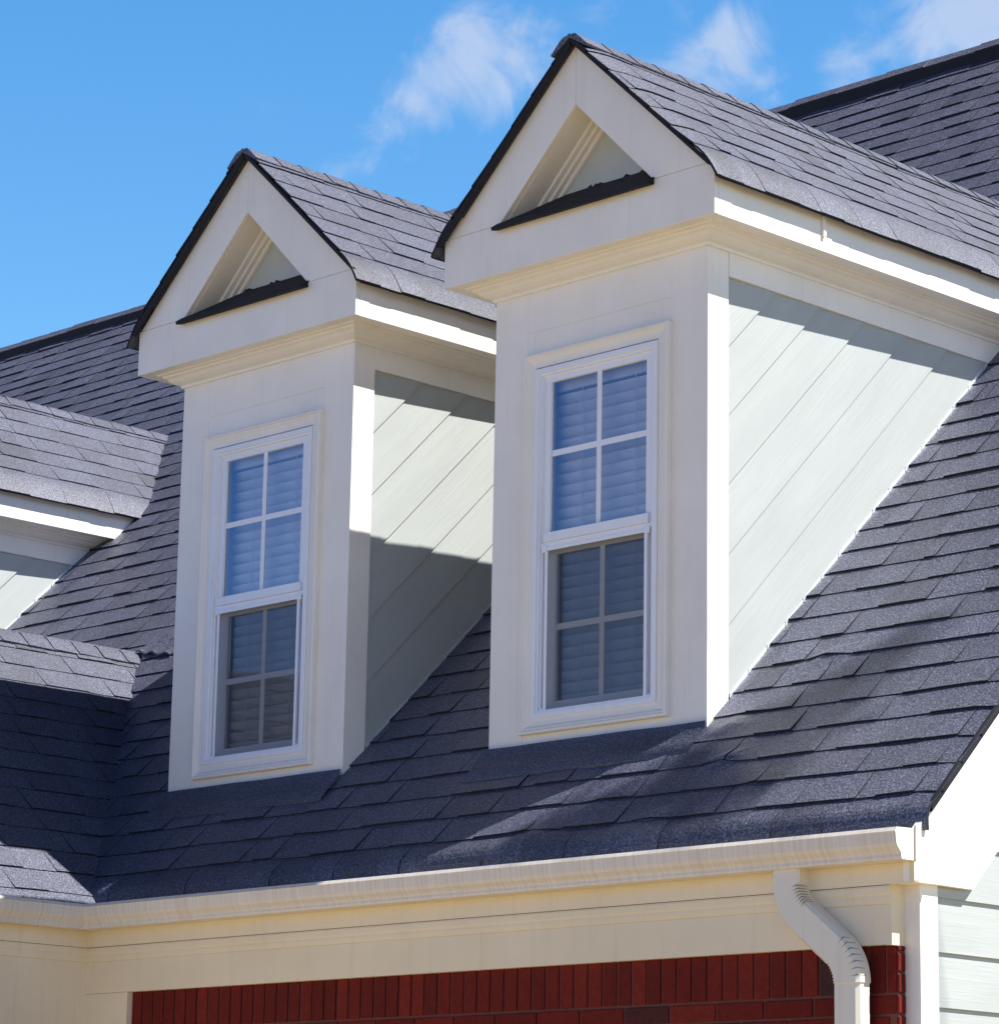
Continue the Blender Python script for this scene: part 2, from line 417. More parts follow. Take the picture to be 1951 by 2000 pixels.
house = thing('house', 'brick and siding house with steep dark shingle roof and white trimmed window dormers', 'house', (-9.0, 10.0, 0.0))
OFF = Vector((9.0, -10.0, GZ))               # world (eye-level z) -> house local
def B(mb, name, mats, parent=None, **k):
    """build a part of the house from eye-level world coordinates"""
    if parent is None: mb.v = [tuple(Vector(p)+OFF) for p in mb.v]; return mb.build(name, mats, house, **k)
    o = Vector(parent.location); mb.v = [tuple(Vector(p)+OFF-o) for p in mb.v]; return mb.build(name, mats, parent, **k)

# ------------------------------------------------------------------ main roof
rng = random.Random(11)
SQ = math.hypot(1, S); VV = Vector((0, 1/SQ, S/SQ)); NN = Vector((0, -S/SQ, 1/SQ))
LUMPS = [(-6.73, 8.25, .016, .07), (-6.95, 8.02, .017, .06), (-7.10, 7.90, .014, .07), (-6.86, 7.86, .014, .05), (-7.30, 7.72, .015, .06), (-7.02, 7.66, .015, .05), (-7.55, 7.62, .012, .07), (-6.60, 7.74, .010, .05), (-6.35, 7.98, .007, .05)]
def lump(x, y):
    b = 0.0
    for lx, ly, a, r in LUMPS:
        d2 = ((x-lx)**2 + (2.2*(y-ly))**2)/(r*r)
        if d2 < 9: b += 1.1*a*math.exp(-d2)
    low = max(0.0, min(1.0, (8.6-y)/0.9))
    b += (0.0020+0.0035*low)*noise.noise(Vector((x*2.7, y*3.9, 3.1))) + 0.0014*noise.noise(Vector((x*9, y*9, 7.7)))
    return b
VE = 7.600*SQ                                # start of the bent eave
def pos_main(x, v, h):
    y = v/SQ; h += lump(x, y)
    if v < VE:
        d = VE-v; R_ = 0.085; th = min(d/R_, 0.88)
        dd = R_*math.sin(th) + max(0, d-0.88*R_)*math.cos(0.88); dn = R_*(1-math.cos(th)) + max(0, d-0.88*R_)*math.sin(0.88)
        p = Vector((x, VE/SQ, roof_z(VE/SQ))) - VV*dd - NN*dn
        nn = (NN*math.cos(th) - VV*math.sin(th))
        return p + nn*h
    p = Vector((x, y, roof_z(y)))
    if x > XRAKE-0.10: h -= 0.010*((x-XRAKE+0.10)/0.10)**2
    return p + NN*h
BUT0 = 11.326 - 0.1434*5
vs = [10.60] + [BUT0+0.1434*k for k in range(0, 200) if BUT0+0.1434*k < YR*SQ-0.03] + [YR*SQ-0.02]
vs = [v for v in vs if v == 10.60 or v > 10.66]
def valley_x(v):
    y = v/SQ
    if y >= WRY: return -17.5
    return WRX + (WRY-y)*(WVX-WRX)/(WRY-WVY) - .05
mb = MB()
shingle_field(mb, pos_main, vs, valley_x, lambda v: XRAKE-0.005, -17.5, XRAKE+.02, rng, rise=.85, first=9)
vs_l = [v for v in vs if v < WRY*SQ]
shingle_field(mb, pos_main, vs_l, lambda v: -17.5, lambda v: 2*WRX-max(valley_x(v), WRX), -17.5, WRX, rng, first=7)
main_roof = B(mb, 'roof', [M_SHING, M_FELT])
# deck under the shingles and the back slope
mb = MB()
t = 0.012
mb.prism([(-17.5, 7.66, roof_z(7.66)-t), (-17.5, YR, ZRIDGE-t), (-17.5, 2*YR-7.53, roof_z(7.53)-t), (-17.5, 2*YR-7.53, roof_z(7.53)-.03-t), (-17.5, YR, ZRIDGE-.04-t), (-17.5, 7.66, roof_z(7.66)-.03-t)], (17.5+XRAKE-0.019, 0, 0))
B(mb, 'roof_deck', M_DECK, main_roof)
# black metal edge along the rake
mb = MB()
mb.prism([(XRAKE-.018, 7.60, roof_z(7.60)-.030), (XRAKE-.018, YR, ZRIDGE-.034), (XRAKE-.018, YR, ZRIDGE+.002), (XRAKE-.018, 7.60, roof_z(7.60)+.002)], (0.012, 0, 0))
B(mb, 'rake_edge', M_FELT, main_roof)
# raised ridge vent: upright dark side and a shallow shingled cap
mb = MB(); x = -17.5; rng = random.Random(5)
while x < XRAKE:
    e = min(x+rng.uniform(.28, .33), XRAKE+.02); h = rng.uniform(-.003, .004)
    if x < -12.46: h -= 0.012
    yb = YR-0.150; zt = ZRIDGE-0.085+h
    rings = [[(q, yb, zt-.080), (q, yb-.004, zt), (q, yb-.012, zt+.003), (q, yb+.055, zt+.062+hh), (q, YR, ZRIDGE+.014+h+hh), (q, 2*YR-yb-.05, zt+.034+hh), (q, 2*YR-yb+.010, zt+.004), (q, 2*YR-yb, zt-.098)] for q, hh in ((x, 0.004), (e, 0.0))]
    mb.sweep(rings, True, True, tint=rng.uniform(.8, 1.1)); x = e
    for i_ in range(len(mb.mi)-10, len(mb.mi)-2):
        if (i_-(len(mb.mi)-10)) % 8 in (0, 6): mb.mi[i_] = 1
B(mb, 'ridge_vent', [M_SHING, M_FELT], main_roof)

# ------------------------------------------------------------------ wing roof (lower roof running towards the street, at the left)
rng = random.Random(23)
WQ = math.hypot(1, WS); WU = Vector((-1/WQ, 0, WS/WQ)); WN = Vector((WS/WQ, 0, 1/WQ)); YW0 = 5.2
XWE = XG0-0.085                               # eave x of the wing slope
def pos_wing(sgn):
    def f(u, v, h):                           # u along y, v up the slope from the ridge line's mirror (v=0 at eave)
        x = XWE - v/WQ; z = WZ - WS*(x-WRX)
        h += 0.003*noise.noise(Vector((u*3, v*3, 9.2))) + 0.0012*noise.noise(Vector((u*9, v*9, 1.7)))
        p = Vector((x, u, z)) + WN*h
        if v < 0.10:
            d = 0.10-v; p = p - Vector((0,0,1))*(d*d*2.4)
        return p if sgn > 0 else Vector((2*WRX-p.x, p.y, p.z))
    return f
VW = (XWE-WRX)*WQ
def wing_vy(v):
    x = XWE - v/WQ
    return WRY + (x-WRX)*(WVY-WRY)/(WVX-WRX) + 0.07
vsw = [0.0] + [0.105+0.1434*k for k in range(40) if 0.105+0.1434*k < VW-.04] + [VW]
mb = MB()
shingle_field(mb, pos_wing(1), vsw, lambda v: YW0, wing_vy, YW0, WRY+.1, rng, rise=.75, first=6)
wing_roof = B(mb, 'roof', [M_SHING, M_FELT])
mb = MB(); shingle_field(mb, pos_wing(-1), vsw, lambda v: YW0, wing_vy, YW0, WRY+.1, rng, first=4)
B(mb, 'far_slope', [M_SHING, M_FELT], wing_roof)
mb = MB(); q = 0.014
mb.prism([(XWE, YW0+.02, WZ-WS*(XWE-WRX)-q), (WRX, YW0+.02, WZ-q), (2*WRX-XWE, YW0+.02, WZ-WS*(XWE-WRX)-q), (2*WRX-XWE, YW0+.02, WZ-WS*(XWE-WRX)-q-.03), (WRX, YW0+.02, WZ-q-.04), (XWE, YW0+.02, WZ-WS*(XWE-WRX)-q-.03)], (0, 2.2, 0))
B(mb, 'roof_deck', M_DECK, wing_roof)
mb = MB(); ridge_caps(mb, (WRX, YW0, WZ+.012), (WRX, WRY+.06, WZ+.012), (1, 0, -WS), (-1, 0, -WS), .135, rng, lift=.008)
B(mb, 'ridge_cap', M_SHING, wing_roof)
# crumpled shingles where the wing ridge dies into the main roof
mb = MB(); NX, NY = 14, 6; pts = []
for b_ in range(NY+1):
    f = b_/NY
    for a_ in range(NX+1):
        h = a_/NX; x = WRX+.015+.30*h; y = WRY+.085-.125*f-.030*h
        lift = .011 + f*f*(.030*(1-.6*h)+.007*math.sin(h*17)) + .005*noise.noise(Vector((h*6, f*3, 4)))
        pts.append(Vector((x, y, roof_z(y)+lift)))
M1 = NX+1
mb.add(pts, [(b_*M1+a_, b_*M1+a_+1, (b_+1)*M1+a_+1, (b_+1)*M1+a_) for b_ in range(NY) for a_ in range(NX)], .95)
mb.add([pts[NY*M1+a_] for a_ in range(M1)]+[pts[NY*M1+a_]-Vector((0, 0, .008)) for a_ in range(M1)], [(a_, M1+a_, M1+a_+1, a_+1) for a_ in range(NX)], .3)
B(mb, 'valley_flap', M_SHING, wing_roof)

# ------------------------------------------------------------------ dormers
def dormer(xc, seed, name, label=None, droop=0.0, spec=False):
    rng = random.Random(seed)
    # front wall boards = the dormer's own mesh; everything else hangs under it
    base = Vector((xc, YF, ZB))
    mb = MB(); hw = .54
    for s in (-1, 1):
        a, b = sorted((s*.3673, s*hw)); mb.box(a, b, 0, .024, -0.035, 1.812)
    mb.box(-.3669, .3669, .0007, .024, -0.035, .0800); mb.box(-.3669, .3669, .0006, .024, 1.45, 1.600); mb.box(-.3669, .3669, .0003, .024, 1.6005, 1.812)
    d = mb.build('dormer', M_TRIM, house, loc=base+OFF, bevel=.0003)
    if label: d['label'] = label
    def P(m, nm, mt, **k): return m.build(nm, mt, d, **k)
    # apron flashing lying on the roof at the foot of the front wall
    mb = MB(); n = 12; top = []; bot = []
    for i in range(n+1):
        x = -.555 + 1.11*i/n
        row = []
        for y, h in ((-.001, .034), (-.012, .022), (-.06, .0165), (-.112, .0140), (-.114, .004)):
            yy = y*(1 if y > -.1 else 1+.05*noise.noise(Vector((x*3, seed, 1))))
            row.append((x, yy - S*h/SQ, S*yy + h/SQ + .003*noise.noise(Vector((x*4, y*6, seed)))))
        top.append(row)
    mb.sweep(top, False, False, tint=.72)
    P(mb, 'apron_flashing', M_SHING, smooth=True)
    # corner boards on the cheeks, following the roof at their foot
    for s in (-1, 1):
        mb = MB(); x0 = s*(hw+.0002)
        mb.prism([(x0, .0241, S*.0243-.03), (x0, .1123, S*.1123-.01), (x0, .1123, 1.80), (x0, .0241, 1.80)], (-s*.022, 0, 0))
        P(mb, 'corner_board', M_TRIM)
    # cheek siding: lapped planks laid parallel to the roof
    for s in (-1, 1):
        mb = MB(); wk = 0.0125
        while wk < 1.75:
            w1 = wk+.2555
            poly = [(.1135, -1), (3, -1), (3, 4), (.1135, 4)]
            poly = clip(poly, -S, 1, max(wk, -.02)); poly = clip(poly, S, -1, -(w1+.012)); poly = clip(poly, 0, -1, -1.70)
            if len(poly) > 2:
                X = lambda y, z: s*(hw-.0025-(z-S*y-wk)*.034)
                mb.add([(X(y,z), y, z) for y, z in poly], [tuple(range(len(poly)))])
                for i in range(len(poly)):
                    p, q = poly[i], poly[(i+1) % len(poly)]
                    if abs(p[1]-S*p[0]-wk) < 1e-4 and abs(q[1]-S*q[0]-wk) < 1e-4:
                        mb.quad((X(*p), *p), (X(*q), *q), (s*(hw-.02), *q), (s*(hw-.02), *p))
            wk = w1
        P(mb, 'siding', M_CHEEK)
        mb = MB()                               # step flashing pieces along the foot of the cheek
        y = .12
        while y < 1.80:
            mb.prism([(s*(hw+.001), y, S*y+.004), (s*(hw+.001), y+.098, S*(y+.098)+.004), (s*(hw+.001), y+.098, S*(y+.098)+.021+rng.uniform(-.004,.004)), (s*(hw+.001), y, S*y+.021)], (-s*.002, 0, 0)); y += .1015
        P(mb, 'flashing', M_METAL)
        mb = MB()                               # frieze board under the eave of the cheek
        mb.prism([(s*(hw+.004), .1135, 1.667), (s*(hw+.004), .1135, 1.815), (s*(hw+.004), 1.86, 1.815), (s*(hw+.004), 1.70, 1.667)], (-s*.02, 0, 0))
        P(mb, 'frieze_board', M_TRIM)
    # crown moulding round three sides
    prof = [(0, 1.757), (.010, 1.758), (.012, 1.768), (.018, 1.771), (.030, 1.775), (.044, 1.784), (.055, 1.796), (.066, 1.800), (.070, 1.808), (.084, 1.809), (.088, 1.816), (0, 1.816)]
    rings = []
    for cx_, cy_, dx, dy in ((-hw, 1.83, -1, 0), (-hw, 0, -1, -1), (hw, 0, 1, -1), (hw, 1.83, 1, 0)):
        rings.append([(cx_+dx*o, cy_+dy*o, z) for o, z in prof])
    mb = MB(); mb.sweep(rings, True, True); P(mb, 'crown_moulding', M_TRIM)
    HW = .6916; YB = -.1372; ZF = 1.8143; ZC = 2.0088; ZA = 2.6566
    # soffit boards
    mb = MB(); mb.box(-HW+.004, HW-.004, YB+.006, .02, ZF+.001, ZF+.014)
    for s in (-1, 1):
        a, b = sorted((s*(hw-.01), s*(HW-.004))); mb.box(a, b, .021, 1.87, ZF+.001, ZF+.014)
    P(mb, 'soffit', M_TRIM)
    # gable front: bottom board and two raking boards round a triangular opening
    mb = MB(); y1 = YB+.022
    mb.prism([(-HW, YB, ZF), (HW, YB, ZF), (HW, YB, ZC-.0008), (-HW, YB, ZC-.0008)], (0, .022, 0))
    IH, IZ0, IZ1 = .3837, 2.018, 2.394
    g_ = .0006
    for s in (-1, 1):
        pl = [(s*g_, YB, ZA), (s*g_, YB, IZ1), (s*(IH+.010), YB, ZC+.0008), (s*(HW-.012), YB, ZC+.0008)]
        mb.prism(pl, (0, .022, 0))
    P(mb, 'gable_board', M_TRIM, bevel=.0012)
    # reveal of the opening with a moulding, the recessed panel
    mb = MB(); YP = .040
    for s in (-1, 1):
        a = Vector((s*(IH+.012), 0, ZC)); b = Vector((0, 0, IZ1+.006)); dr = (b-a).normalized(); nrm = Vector((-s*dr.z*s, 0, 0))
        inn = Vector((-s, 0, 0)) - dr*(Vector((-s,0,0)).dot(dr)); inn.normalize()
        pf = [(0, y1+.0005), (.004, y1+.0005), (.004, YP-.062), (.012, YP-.058), (.016, YP-.040), (.024, YP-.034), (.026, YP-.018), (.036, YP-.012), (.038, YP), (0, YP)]
        r0 = []; r1 = []
        for o, y in pf:
            p = a + inn*o; p2 = b + inn*o; tt = (0-p.x)/(dr.x) if abs(dr.x) > 1e-6 else 0
            q = p + dr*tt
            p_lo = p - dr*.05
            r0.append((p_lo.x, y, p_lo.z)); r1.append((q.x, y, q.z))
        mb.sweep([r0, r1], True, True)
    P(mb, 'gable_moulding', M_TRIM)
    mb = MB(); mb.prism([(-.42, YP+.001, 1.98), (.42, YP+.001, 1.98), (0, YP+.001, IZ1+.03)], (0, .015, 0)); 
    P(mb, 'gable_panel', M_PANEL)
    # sloping dark ledge at the foot of the opening
    mb = MB(); lw = .402
    def zl(y): return 1.994 + (y+.172)*.63
    n = 14; rr = []
    for i in range(n+1):
        f = i/n; wob = [.004*noise.noise(Vector((f*5+seed, j*2.0, 1.3))) for j in range(5)]
        row = []
        for j, y in enumerate((-.174, YB-.001, YB+.024, -.04, YP+.004)):
            wl = lw if y < YB+.01 else max(.02, IH-.012-(zl(y)-2.018)*.98)
            row.append((-wl + 2*wl*f, y, zl(y)+wob[j]*(1 if j in (0, 3) else .3)+(.006 if j == 4 else 0)))
        row.append((row[0][0], -.172, zl(-.172)-.016)); rr.append(row)
    mb.sweep(rr, False, False, tint=.30)
    mb.add([rr[i][0] for i in range(n+1)]+[rr[i][5] for i in range(n+1)]+[(rr[i][1][0], YB-.0015, zl(YB)-.030) for i in range(n+1)],
           [(i, n+1+i, n+2+i, i+1) for i in range(n)]+[(n+1+i, 2*n+2+i, 2*n+3+i, n+2+i) for i in range(n)], .28)
    for e_ in (0, n):
        mb.add([rr[e_][0], rr[e_][1], (rr[e_][1][0], YB-.0015, zl(YB)-.030), rr[e_][5]], [(0,1,2,3)], .28)
    # torn ragged felt turned up against the panel
    for q in range(9):
        x0 = rng.uniform(-.30, .2); h_ = rng.uniform(.006, .016)
        mb.add([(x0, YP-.004, zl(YP)-.004), (x0+rng.uniform(.04,.09), YP-.004, zl(YP)-.004), (x0+rng.uniform(.015,.04), YP-.002, zl(YP)+h_)], [(0,1,2)], .28)
    P(mb, 'ledge', M_FELT)
    # side fascias (the eave boards)
    for s in (-1, 1):
        mb = MB(); a = s*HW
        mb.prism([(a, YB+.0225, ZF), (a, 1.84, ZF), (a, 1.958, 1.952), (a, YB+.20, 1.952), (a, YB+.0225, 1.950)], (-s*.02, 0, 0))
        if s > 0 and spec: mb.box(a+.001, a+.012, .455, .470, 1.868, 1.945)
        P(mb, 'fascia', M_TRIM)
    # roof
    RS = .937; ZT = ZA+.014; YE = YB-.036; XE = .735
    DQ = math.hypot(1, RS)
    LV = (XE)*DQ
    def posd(s):
        def f(u, v, h):
            x = XE - v/DQ; z = ZT-RS*x
            h += .0022*noise.noise(Vector((u*3.1+seed, v*3.3, s))) + .001*noise.noise(Vector((u*9, v*9, seed)))
            p = Vector((x, u, z)) + Vector((RS/DQ, 0, 1/DQ))*h
            if v < .125:
                dd = .125-v; p.z -= dd*dd*2.9; p.x -= dd*dd*.2
            if u < YE+.15 and droop:
                dd = (YE+.15-u)/.15; p -= Vector((RS/DQ, 0, 1/DQ))*(dd*dd*droop*min(1.0, v/.30))
            p.x *= s
            return p
        return f
    vy = lambda v: (ZT-RS*(XE-v/DQ))/S + .07
    vd = [0.0] + [.150+.1434*k for k in range(12) if .150+.1434*k < LV-.06] + [LV-.045]
    mb = MB(); shingle_field(mb, posd(1), vd, lambda v: YE, vy, YE, 2.8, rng, rise=.62, seg=.05, first=8)
    rf = P(mb, 'roof', [M_SHING, M_FELT])
    mb = MB(); shingle_field(mb, posd(-1), vd, lambda v: YE, vy, YE, 2.8, rng, rise=.62, seg=.05, first=8)
    mb.build('far_slope', [M_SHING, M_FELT], d)
    mb = MB(); mb.prism([(-.60, YE+.012, ZT-RS*.60-.006-droop), (0, YE+.012, ZT-.030), (.60, YE+.012, ZT-RS*.60-.006-droop), (.59, YE+.012, ZT-RS*.60-.016-droop), (0, YE+.012, ZT-.042), (-.59, YE+.012, ZT-RS*.60-.016-droop)], (0, 1.95, 0))
    # black drip edge on the raking front
    for s in (-1, 1):
        th = .030 if s < 0 else .016; dp_ = droop*.95
        mb.prism([(s*.71, YE+.002, ZT-RS*.71-.010-dp_), (s*.002, YE+.002, ZT-.016-dp_*.4), (s*.002, YE+.002, ZT-.018-dp_*.4-th), (s*.69, YE+.002, ZT-RS*.69-.010-dp_-th)], (0, .014, 0), mi=1)
    P(mb, 'roof_deck', [M_DECK, M_FELT])
    mb = MB()
    ridge_caps(mb, (0, YE-.004, ZT+.010), (0, 2.80, ZT+.010), (1, 0, -RS), (-1, 0, -RS), .125, rng)
    P(mb, 'ridge_cap', M_SHING)
    # window: casing, vinyl frame, sashes, glass, bars, screen
    mb = MB(); mb.frame(.3673, .0598, 1.5078, [(0, .002), (0, -.022), (.004, -.025), (.011, -.025), (.015, -.018), (.020, -.018), (.030, -.012), (.044, -.010), (.0555, -.010), (.0567, .002)])
    P(mb, 'window_casing', M_TRIM)
    mb = MB(); mb.frame(.3108, .115, 1.4474, [(0, .02), (0, -.013), (.003, -.016), (.020, -.016), (.021, -.009), (.030, -.009), (.031, .000), (.038, .000), (.038, .055), (.020, .055), (.020, .20)])
    mb.box(-.290, .290, .195, .2, .1, 1.46)
    wf = P(mb, 'window_frame', M_VINYL)
    ins = .0365
    mb = MB()                                   # upper sash, outer plane
    mb.frame(.2735, .7745, 1.4135+.009, [(0, .03), (0, .004), (.006, .002), (.0315, .002), (.0325, .012), (.0325, .024)])
    mb.box(-.285, .285, -.004, .004, .7555, .7740); mb.box(-.262, .262, -.010, .0015, .7745, .8100)
    P(mb, 'window_sash', M_VINYL, bevel=.001)
    mb = MB()
    mb.box(-.0115, .0115, .0095, .0115, .815, 1.41); mb.box(-.2405, -.0116, .0095, .0115, 1.103, 1.126); mb.box(.0116, .2405, .0095, .0115, 1.103, 1.126)
    P(mb, 'glazing_bar', M_VINYL)
    mb = MB(); mb.quad((-.2412, .0125, .8065), (.2412, .0125, .8065), (.2412, .0125, 1.3905), (-.2412, .0125, 1.3905)); 
    mb.v = [(-.2415, .0125, .80), (.2415, .0125, .80), (.2415, .0125, 1.392), (-.2415, .0125, 1.392)]
    P(mb, 'window_glass', M_GLASS)
    mb = MB()                                   # lower sash, set back
    mb.frame(.2735, .140, .7745, [(0, .052), (0, .030), (.004, .028), (.040, .028), (.041, .036), (.041, .05)])
    P(mb, 'window_sash', M_VINYL)
    mb = MB()
    mb.box(-.0115, .0115, .034, .036, .182, .733); mb.box(-.2320, -.0116, .034, .036, .4465, .4695); mb.box(.0116, .2320, .034, .036, .4465, .4695)
    P(mb, 'glazing_bar', M_VINYL)
    mb = MB(); mb.quad((-.2325, .0375, .181), (.2325, .0375, .181), (.2325, .0375, .7335), (-.2325, .0375, .7335))
    P(mb, 'window_glass', M_GLASS)
    mb = MB(); mb.frame(.2560, .1265, .7550, [(0, .004), (0, -.005), (.0135, -.005), (.0138, -.001)])
    for cx_ in (-.258, .258):
        for cz in (.748, .134): mb.box(cx_-.013, cx_+.013, -.0095, -.0052, cz-.012, cz+.012)
    P(mb, 'screen_frame', M_VINYL)
    mb = MB(); mb.quad((-.2425, -.0025, .1400), (.2425, -.0025, .1400), (.2425, -.0025, .7415), (-.2425, -.0025, .7415))
    P(mb, 'insect_screen', M_SCREEN)
    # inside walls of the little room
    mb = MB(); mb.box(-.50, .50, .9, .92, .6, 1.80); mb.box(-.50, .50, .03, .9, 1.78, 1.80)
    P(mb, 'room_wall', M_ROOM)
    return d

dL = dormer(XL, 41, 'dormer', 'left dormer, half shaded on its siding, with a dim brownish lower pane')
dR = dormer(XR, 77, 'dormer', 'right dormer, standing in front, with fully sunlit pale siding', droop=.013, spec=True)
d3 = dormer(X3, 99, 'dormer', 'dormer cut off at the left edge, only its eave and roof in view')

# blinds hanging behind the two windows
def blind(xc, label, seed):
    rng = random.Random(seed)
    r = thing('window_blind', label, 'window blind', (xc, YF+.09, ZB+GZ+.13)); r['group'] = 'slatted blinds behind the dormer windows'
    y0 = 0.0
    mb = MB(); mb.box(-.286, .286, -.03, .03, 1.235, 1.305); mb.build('head_rail', M_BLIND, r, bevel=.004)
    z = 1.205; k = 0
    while z > .02:
        mb = MB(); rings = []
        tilt = R(48+rng.uniform(-1.5, 1.5)); sg = rng.uniform(-.0012, .0012)
        for xx in (-.285, -.1, .1, .285):
            ring = []
            for q in range(7):
                t_ = (q/6-.5)*.056; c = .0075*(1-(2*q/6-1)**2)
                ring.append((xx, -t_*math.cos(tilt)*-1 - c*math.sin(tilt) , z - t_*math.sin(tilt) - c*math.cos(tilt)*.4 + sg*xx))
            for q in range(6, -1, -1):
                p = ring[q]; ring.append((p[0], p[1]+.0022, p[2]+.0012))
            rings.append(ring)
        mb.sweep(rings); mb.build('slat', M_BLIND, r)
        z -= .0442; k += 1
    for xx in (-.135, .135):
        mb = MB(); mb.box(xx-.0012, xx+.0012, -.0285, -.0265, .01, 1.24); mb.build('cord', M_BLIND, r)
    mb = MB(); mb.box(-.285, .285, -.02, .02, -.005, .012); mb.build('bottom_rail', M_BLIND, r, bevel=.003)
    return r
blind(XL, 'white slatted blind inside the dimmer left dormer window', 1)
blind(XR, 'white slatted blind inside the bluer right dormer window', 2)

# ------------------------------------------------------------------ eaves of the main front and of the wing
PROF = [(.010, .001), (.0, -.012), (.003, -.0155), (.0045, -.030), (.007, -.047), (.013, -.058), (.021, -.066), (.028, -.073), (.030, -.079), (.0295, -.086), (.033, -.094), (.100, -.094), (.100, .004), (.0975, .004), (.0975, -.0915), (.034, -.0915), (.031, -.079), (.009, -.047), (.008, -.013), (.015, -.006), (.015, -.0005)]
mb = MB()
mb.sweep([[(XG0 - o, YG+o, ZG+z) for o, z in PROF], [(XG1, YG+o, ZG+z) for o, z in PROF]], False, True)
gut = B(mb, 'gutter', M_GUTX)
mb = MB()
cap = [(o, z) for o, z in PROF[:13]]
mb.prism([(XG1+.0005, YG+o, ZG+z) for o, z in cap], (.0025, 0, 0)); 
mb.prism([(XG1+.003, YG+.094, ZG-.098), (XG1+.003, YG+.104, ZG-.098), (XG1+.003, YG+.104, ZG+.012), (XG1+.003, YG+.094, ZG+.012)], (.007, 0, 0))
B(mb, 'end_cap', M_SPOUT, gut)
mb = MB(); mb.sweep([[(XG0-.0008-o, YG-.0008+o, ZG+z) for o, z in PROF[:11]], [(XG0+.022-o, YG-.0012+o, ZG+z) for o, z in PROF[:11]]], False, False)
B(mb, 'corner_strip', M_SPOUT, gut)
mb = MB()
mb.sweep([[(XG0-o, YW0, ZG+z) for o, z in PROF], [(XG0-o, YG+o, ZG+z) for o, z in PROF]], False, True)
B(mb, 'gutter', M_GUTY)
# fascia, mouldings and frieze under the gutter, one profile swept round the inside corner
EAVE = [(YFASC+.001-YG, .012), (YFASC+.001-YG, -.1580), (.105, -.160)]
z0 = ZG
FZ = [(.1012, .0), (.1012, -.158), (.1065, -.160), (.1045, -.166), (.1050, -.182), (.1085, -.190), (.1080, -.198), (.1100, -.212), (.1130, -.216), (.1130, -.339), (.150, -.339), (.150, .0)]
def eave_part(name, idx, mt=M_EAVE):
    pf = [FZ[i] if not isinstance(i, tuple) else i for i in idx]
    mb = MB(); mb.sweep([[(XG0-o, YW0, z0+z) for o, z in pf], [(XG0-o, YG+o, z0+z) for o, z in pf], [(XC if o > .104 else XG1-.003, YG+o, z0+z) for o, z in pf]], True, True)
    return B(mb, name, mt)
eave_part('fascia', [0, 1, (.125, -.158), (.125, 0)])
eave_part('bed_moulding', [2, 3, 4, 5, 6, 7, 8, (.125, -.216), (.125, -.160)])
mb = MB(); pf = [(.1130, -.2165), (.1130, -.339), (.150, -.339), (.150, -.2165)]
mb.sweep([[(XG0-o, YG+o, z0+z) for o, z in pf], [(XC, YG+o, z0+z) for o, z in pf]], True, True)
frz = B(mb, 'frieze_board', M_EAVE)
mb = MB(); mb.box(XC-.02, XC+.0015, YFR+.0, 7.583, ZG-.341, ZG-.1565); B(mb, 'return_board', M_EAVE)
# box end of the eave
mb = MB(); mb.box(XC, XG1-.006, YFASC+.026, 7.60, ZG-.156, ZG-.146); B(mb, 'soffit', M_TRIM)
# wing wall and the trim post beside the brick
mb = MB(); xw = XG0-.113
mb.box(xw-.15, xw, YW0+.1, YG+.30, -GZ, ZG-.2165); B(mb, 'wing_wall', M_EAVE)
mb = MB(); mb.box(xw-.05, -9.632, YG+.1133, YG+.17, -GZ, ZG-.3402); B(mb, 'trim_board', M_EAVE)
mb = MB(); mb.prism([(2*WRX-xw+.1, YW0+.1, -GZ), (xw-.15, YW0+.1, -GZ), (xw-.15, YW0+.1, ZG-.2), (WRX, YW0+.1, WZ-.06), (2*WRX-xw+.1, YW0+.1, ZG-.2)], (0, .12, 0)); B(mb, 'gable_wall', M_SIDE)

# ------------------------------------------------------------------ brick front
rng = random.Random(9)
YBK = YG+.137; mb = MB()
def brick(x0, x1, z0_, z1_, y0=YBK, y1=YBK+.06):
    t_ = rng.random(); t_ = .05+.1*rng.random() if t_ < .045 else .30+.5*rng.random()
    j = rng.uniform(-.0015, .0015)
    mb.box(x0, x1, y0+j, y1, z0_, z1_, t_)
x = -9.628; xe = XC-.004
while x < xe-.01:
    brick(x, min(x+.0565, xe), .6985, .890); x += .0660
z = .6985-.0635; r = 0
while z > -GZ-.05:
    x = -9.628 - (.1 if r % 2 else 0)
    while x < xe-.005:
        a = max(x, -9.628); b = min(x+.191, xe)
        if b-a > .02: brick(a, b, z, z+.0545)
        x += .2005
    z -= .0635; r += 1
# short return of the brick at the corner
z = .6985-.0635*30; 
while z < ZG-.345:
    brick(xe-.0005, XC+.006, z+rng.uniform(-.001, .001), min(z+.0545, ZG-.343), YBK+.004, 7.575); z += .0635
mb.v = [v for v in mb.v]
bw = B(mb, 'brick_wall', M_BRICK, bevel=.002)
mb = MB(); mb.box(-9.628, XC-.006, YBK+.0065, YBK+.2, -GZ, .885); mb.box(XC-.0055, XC+.0005, YBK+.0065, 7.60, -GZ, ZG-.345); B(mb, 'mortar', M_MORTAR, bw)

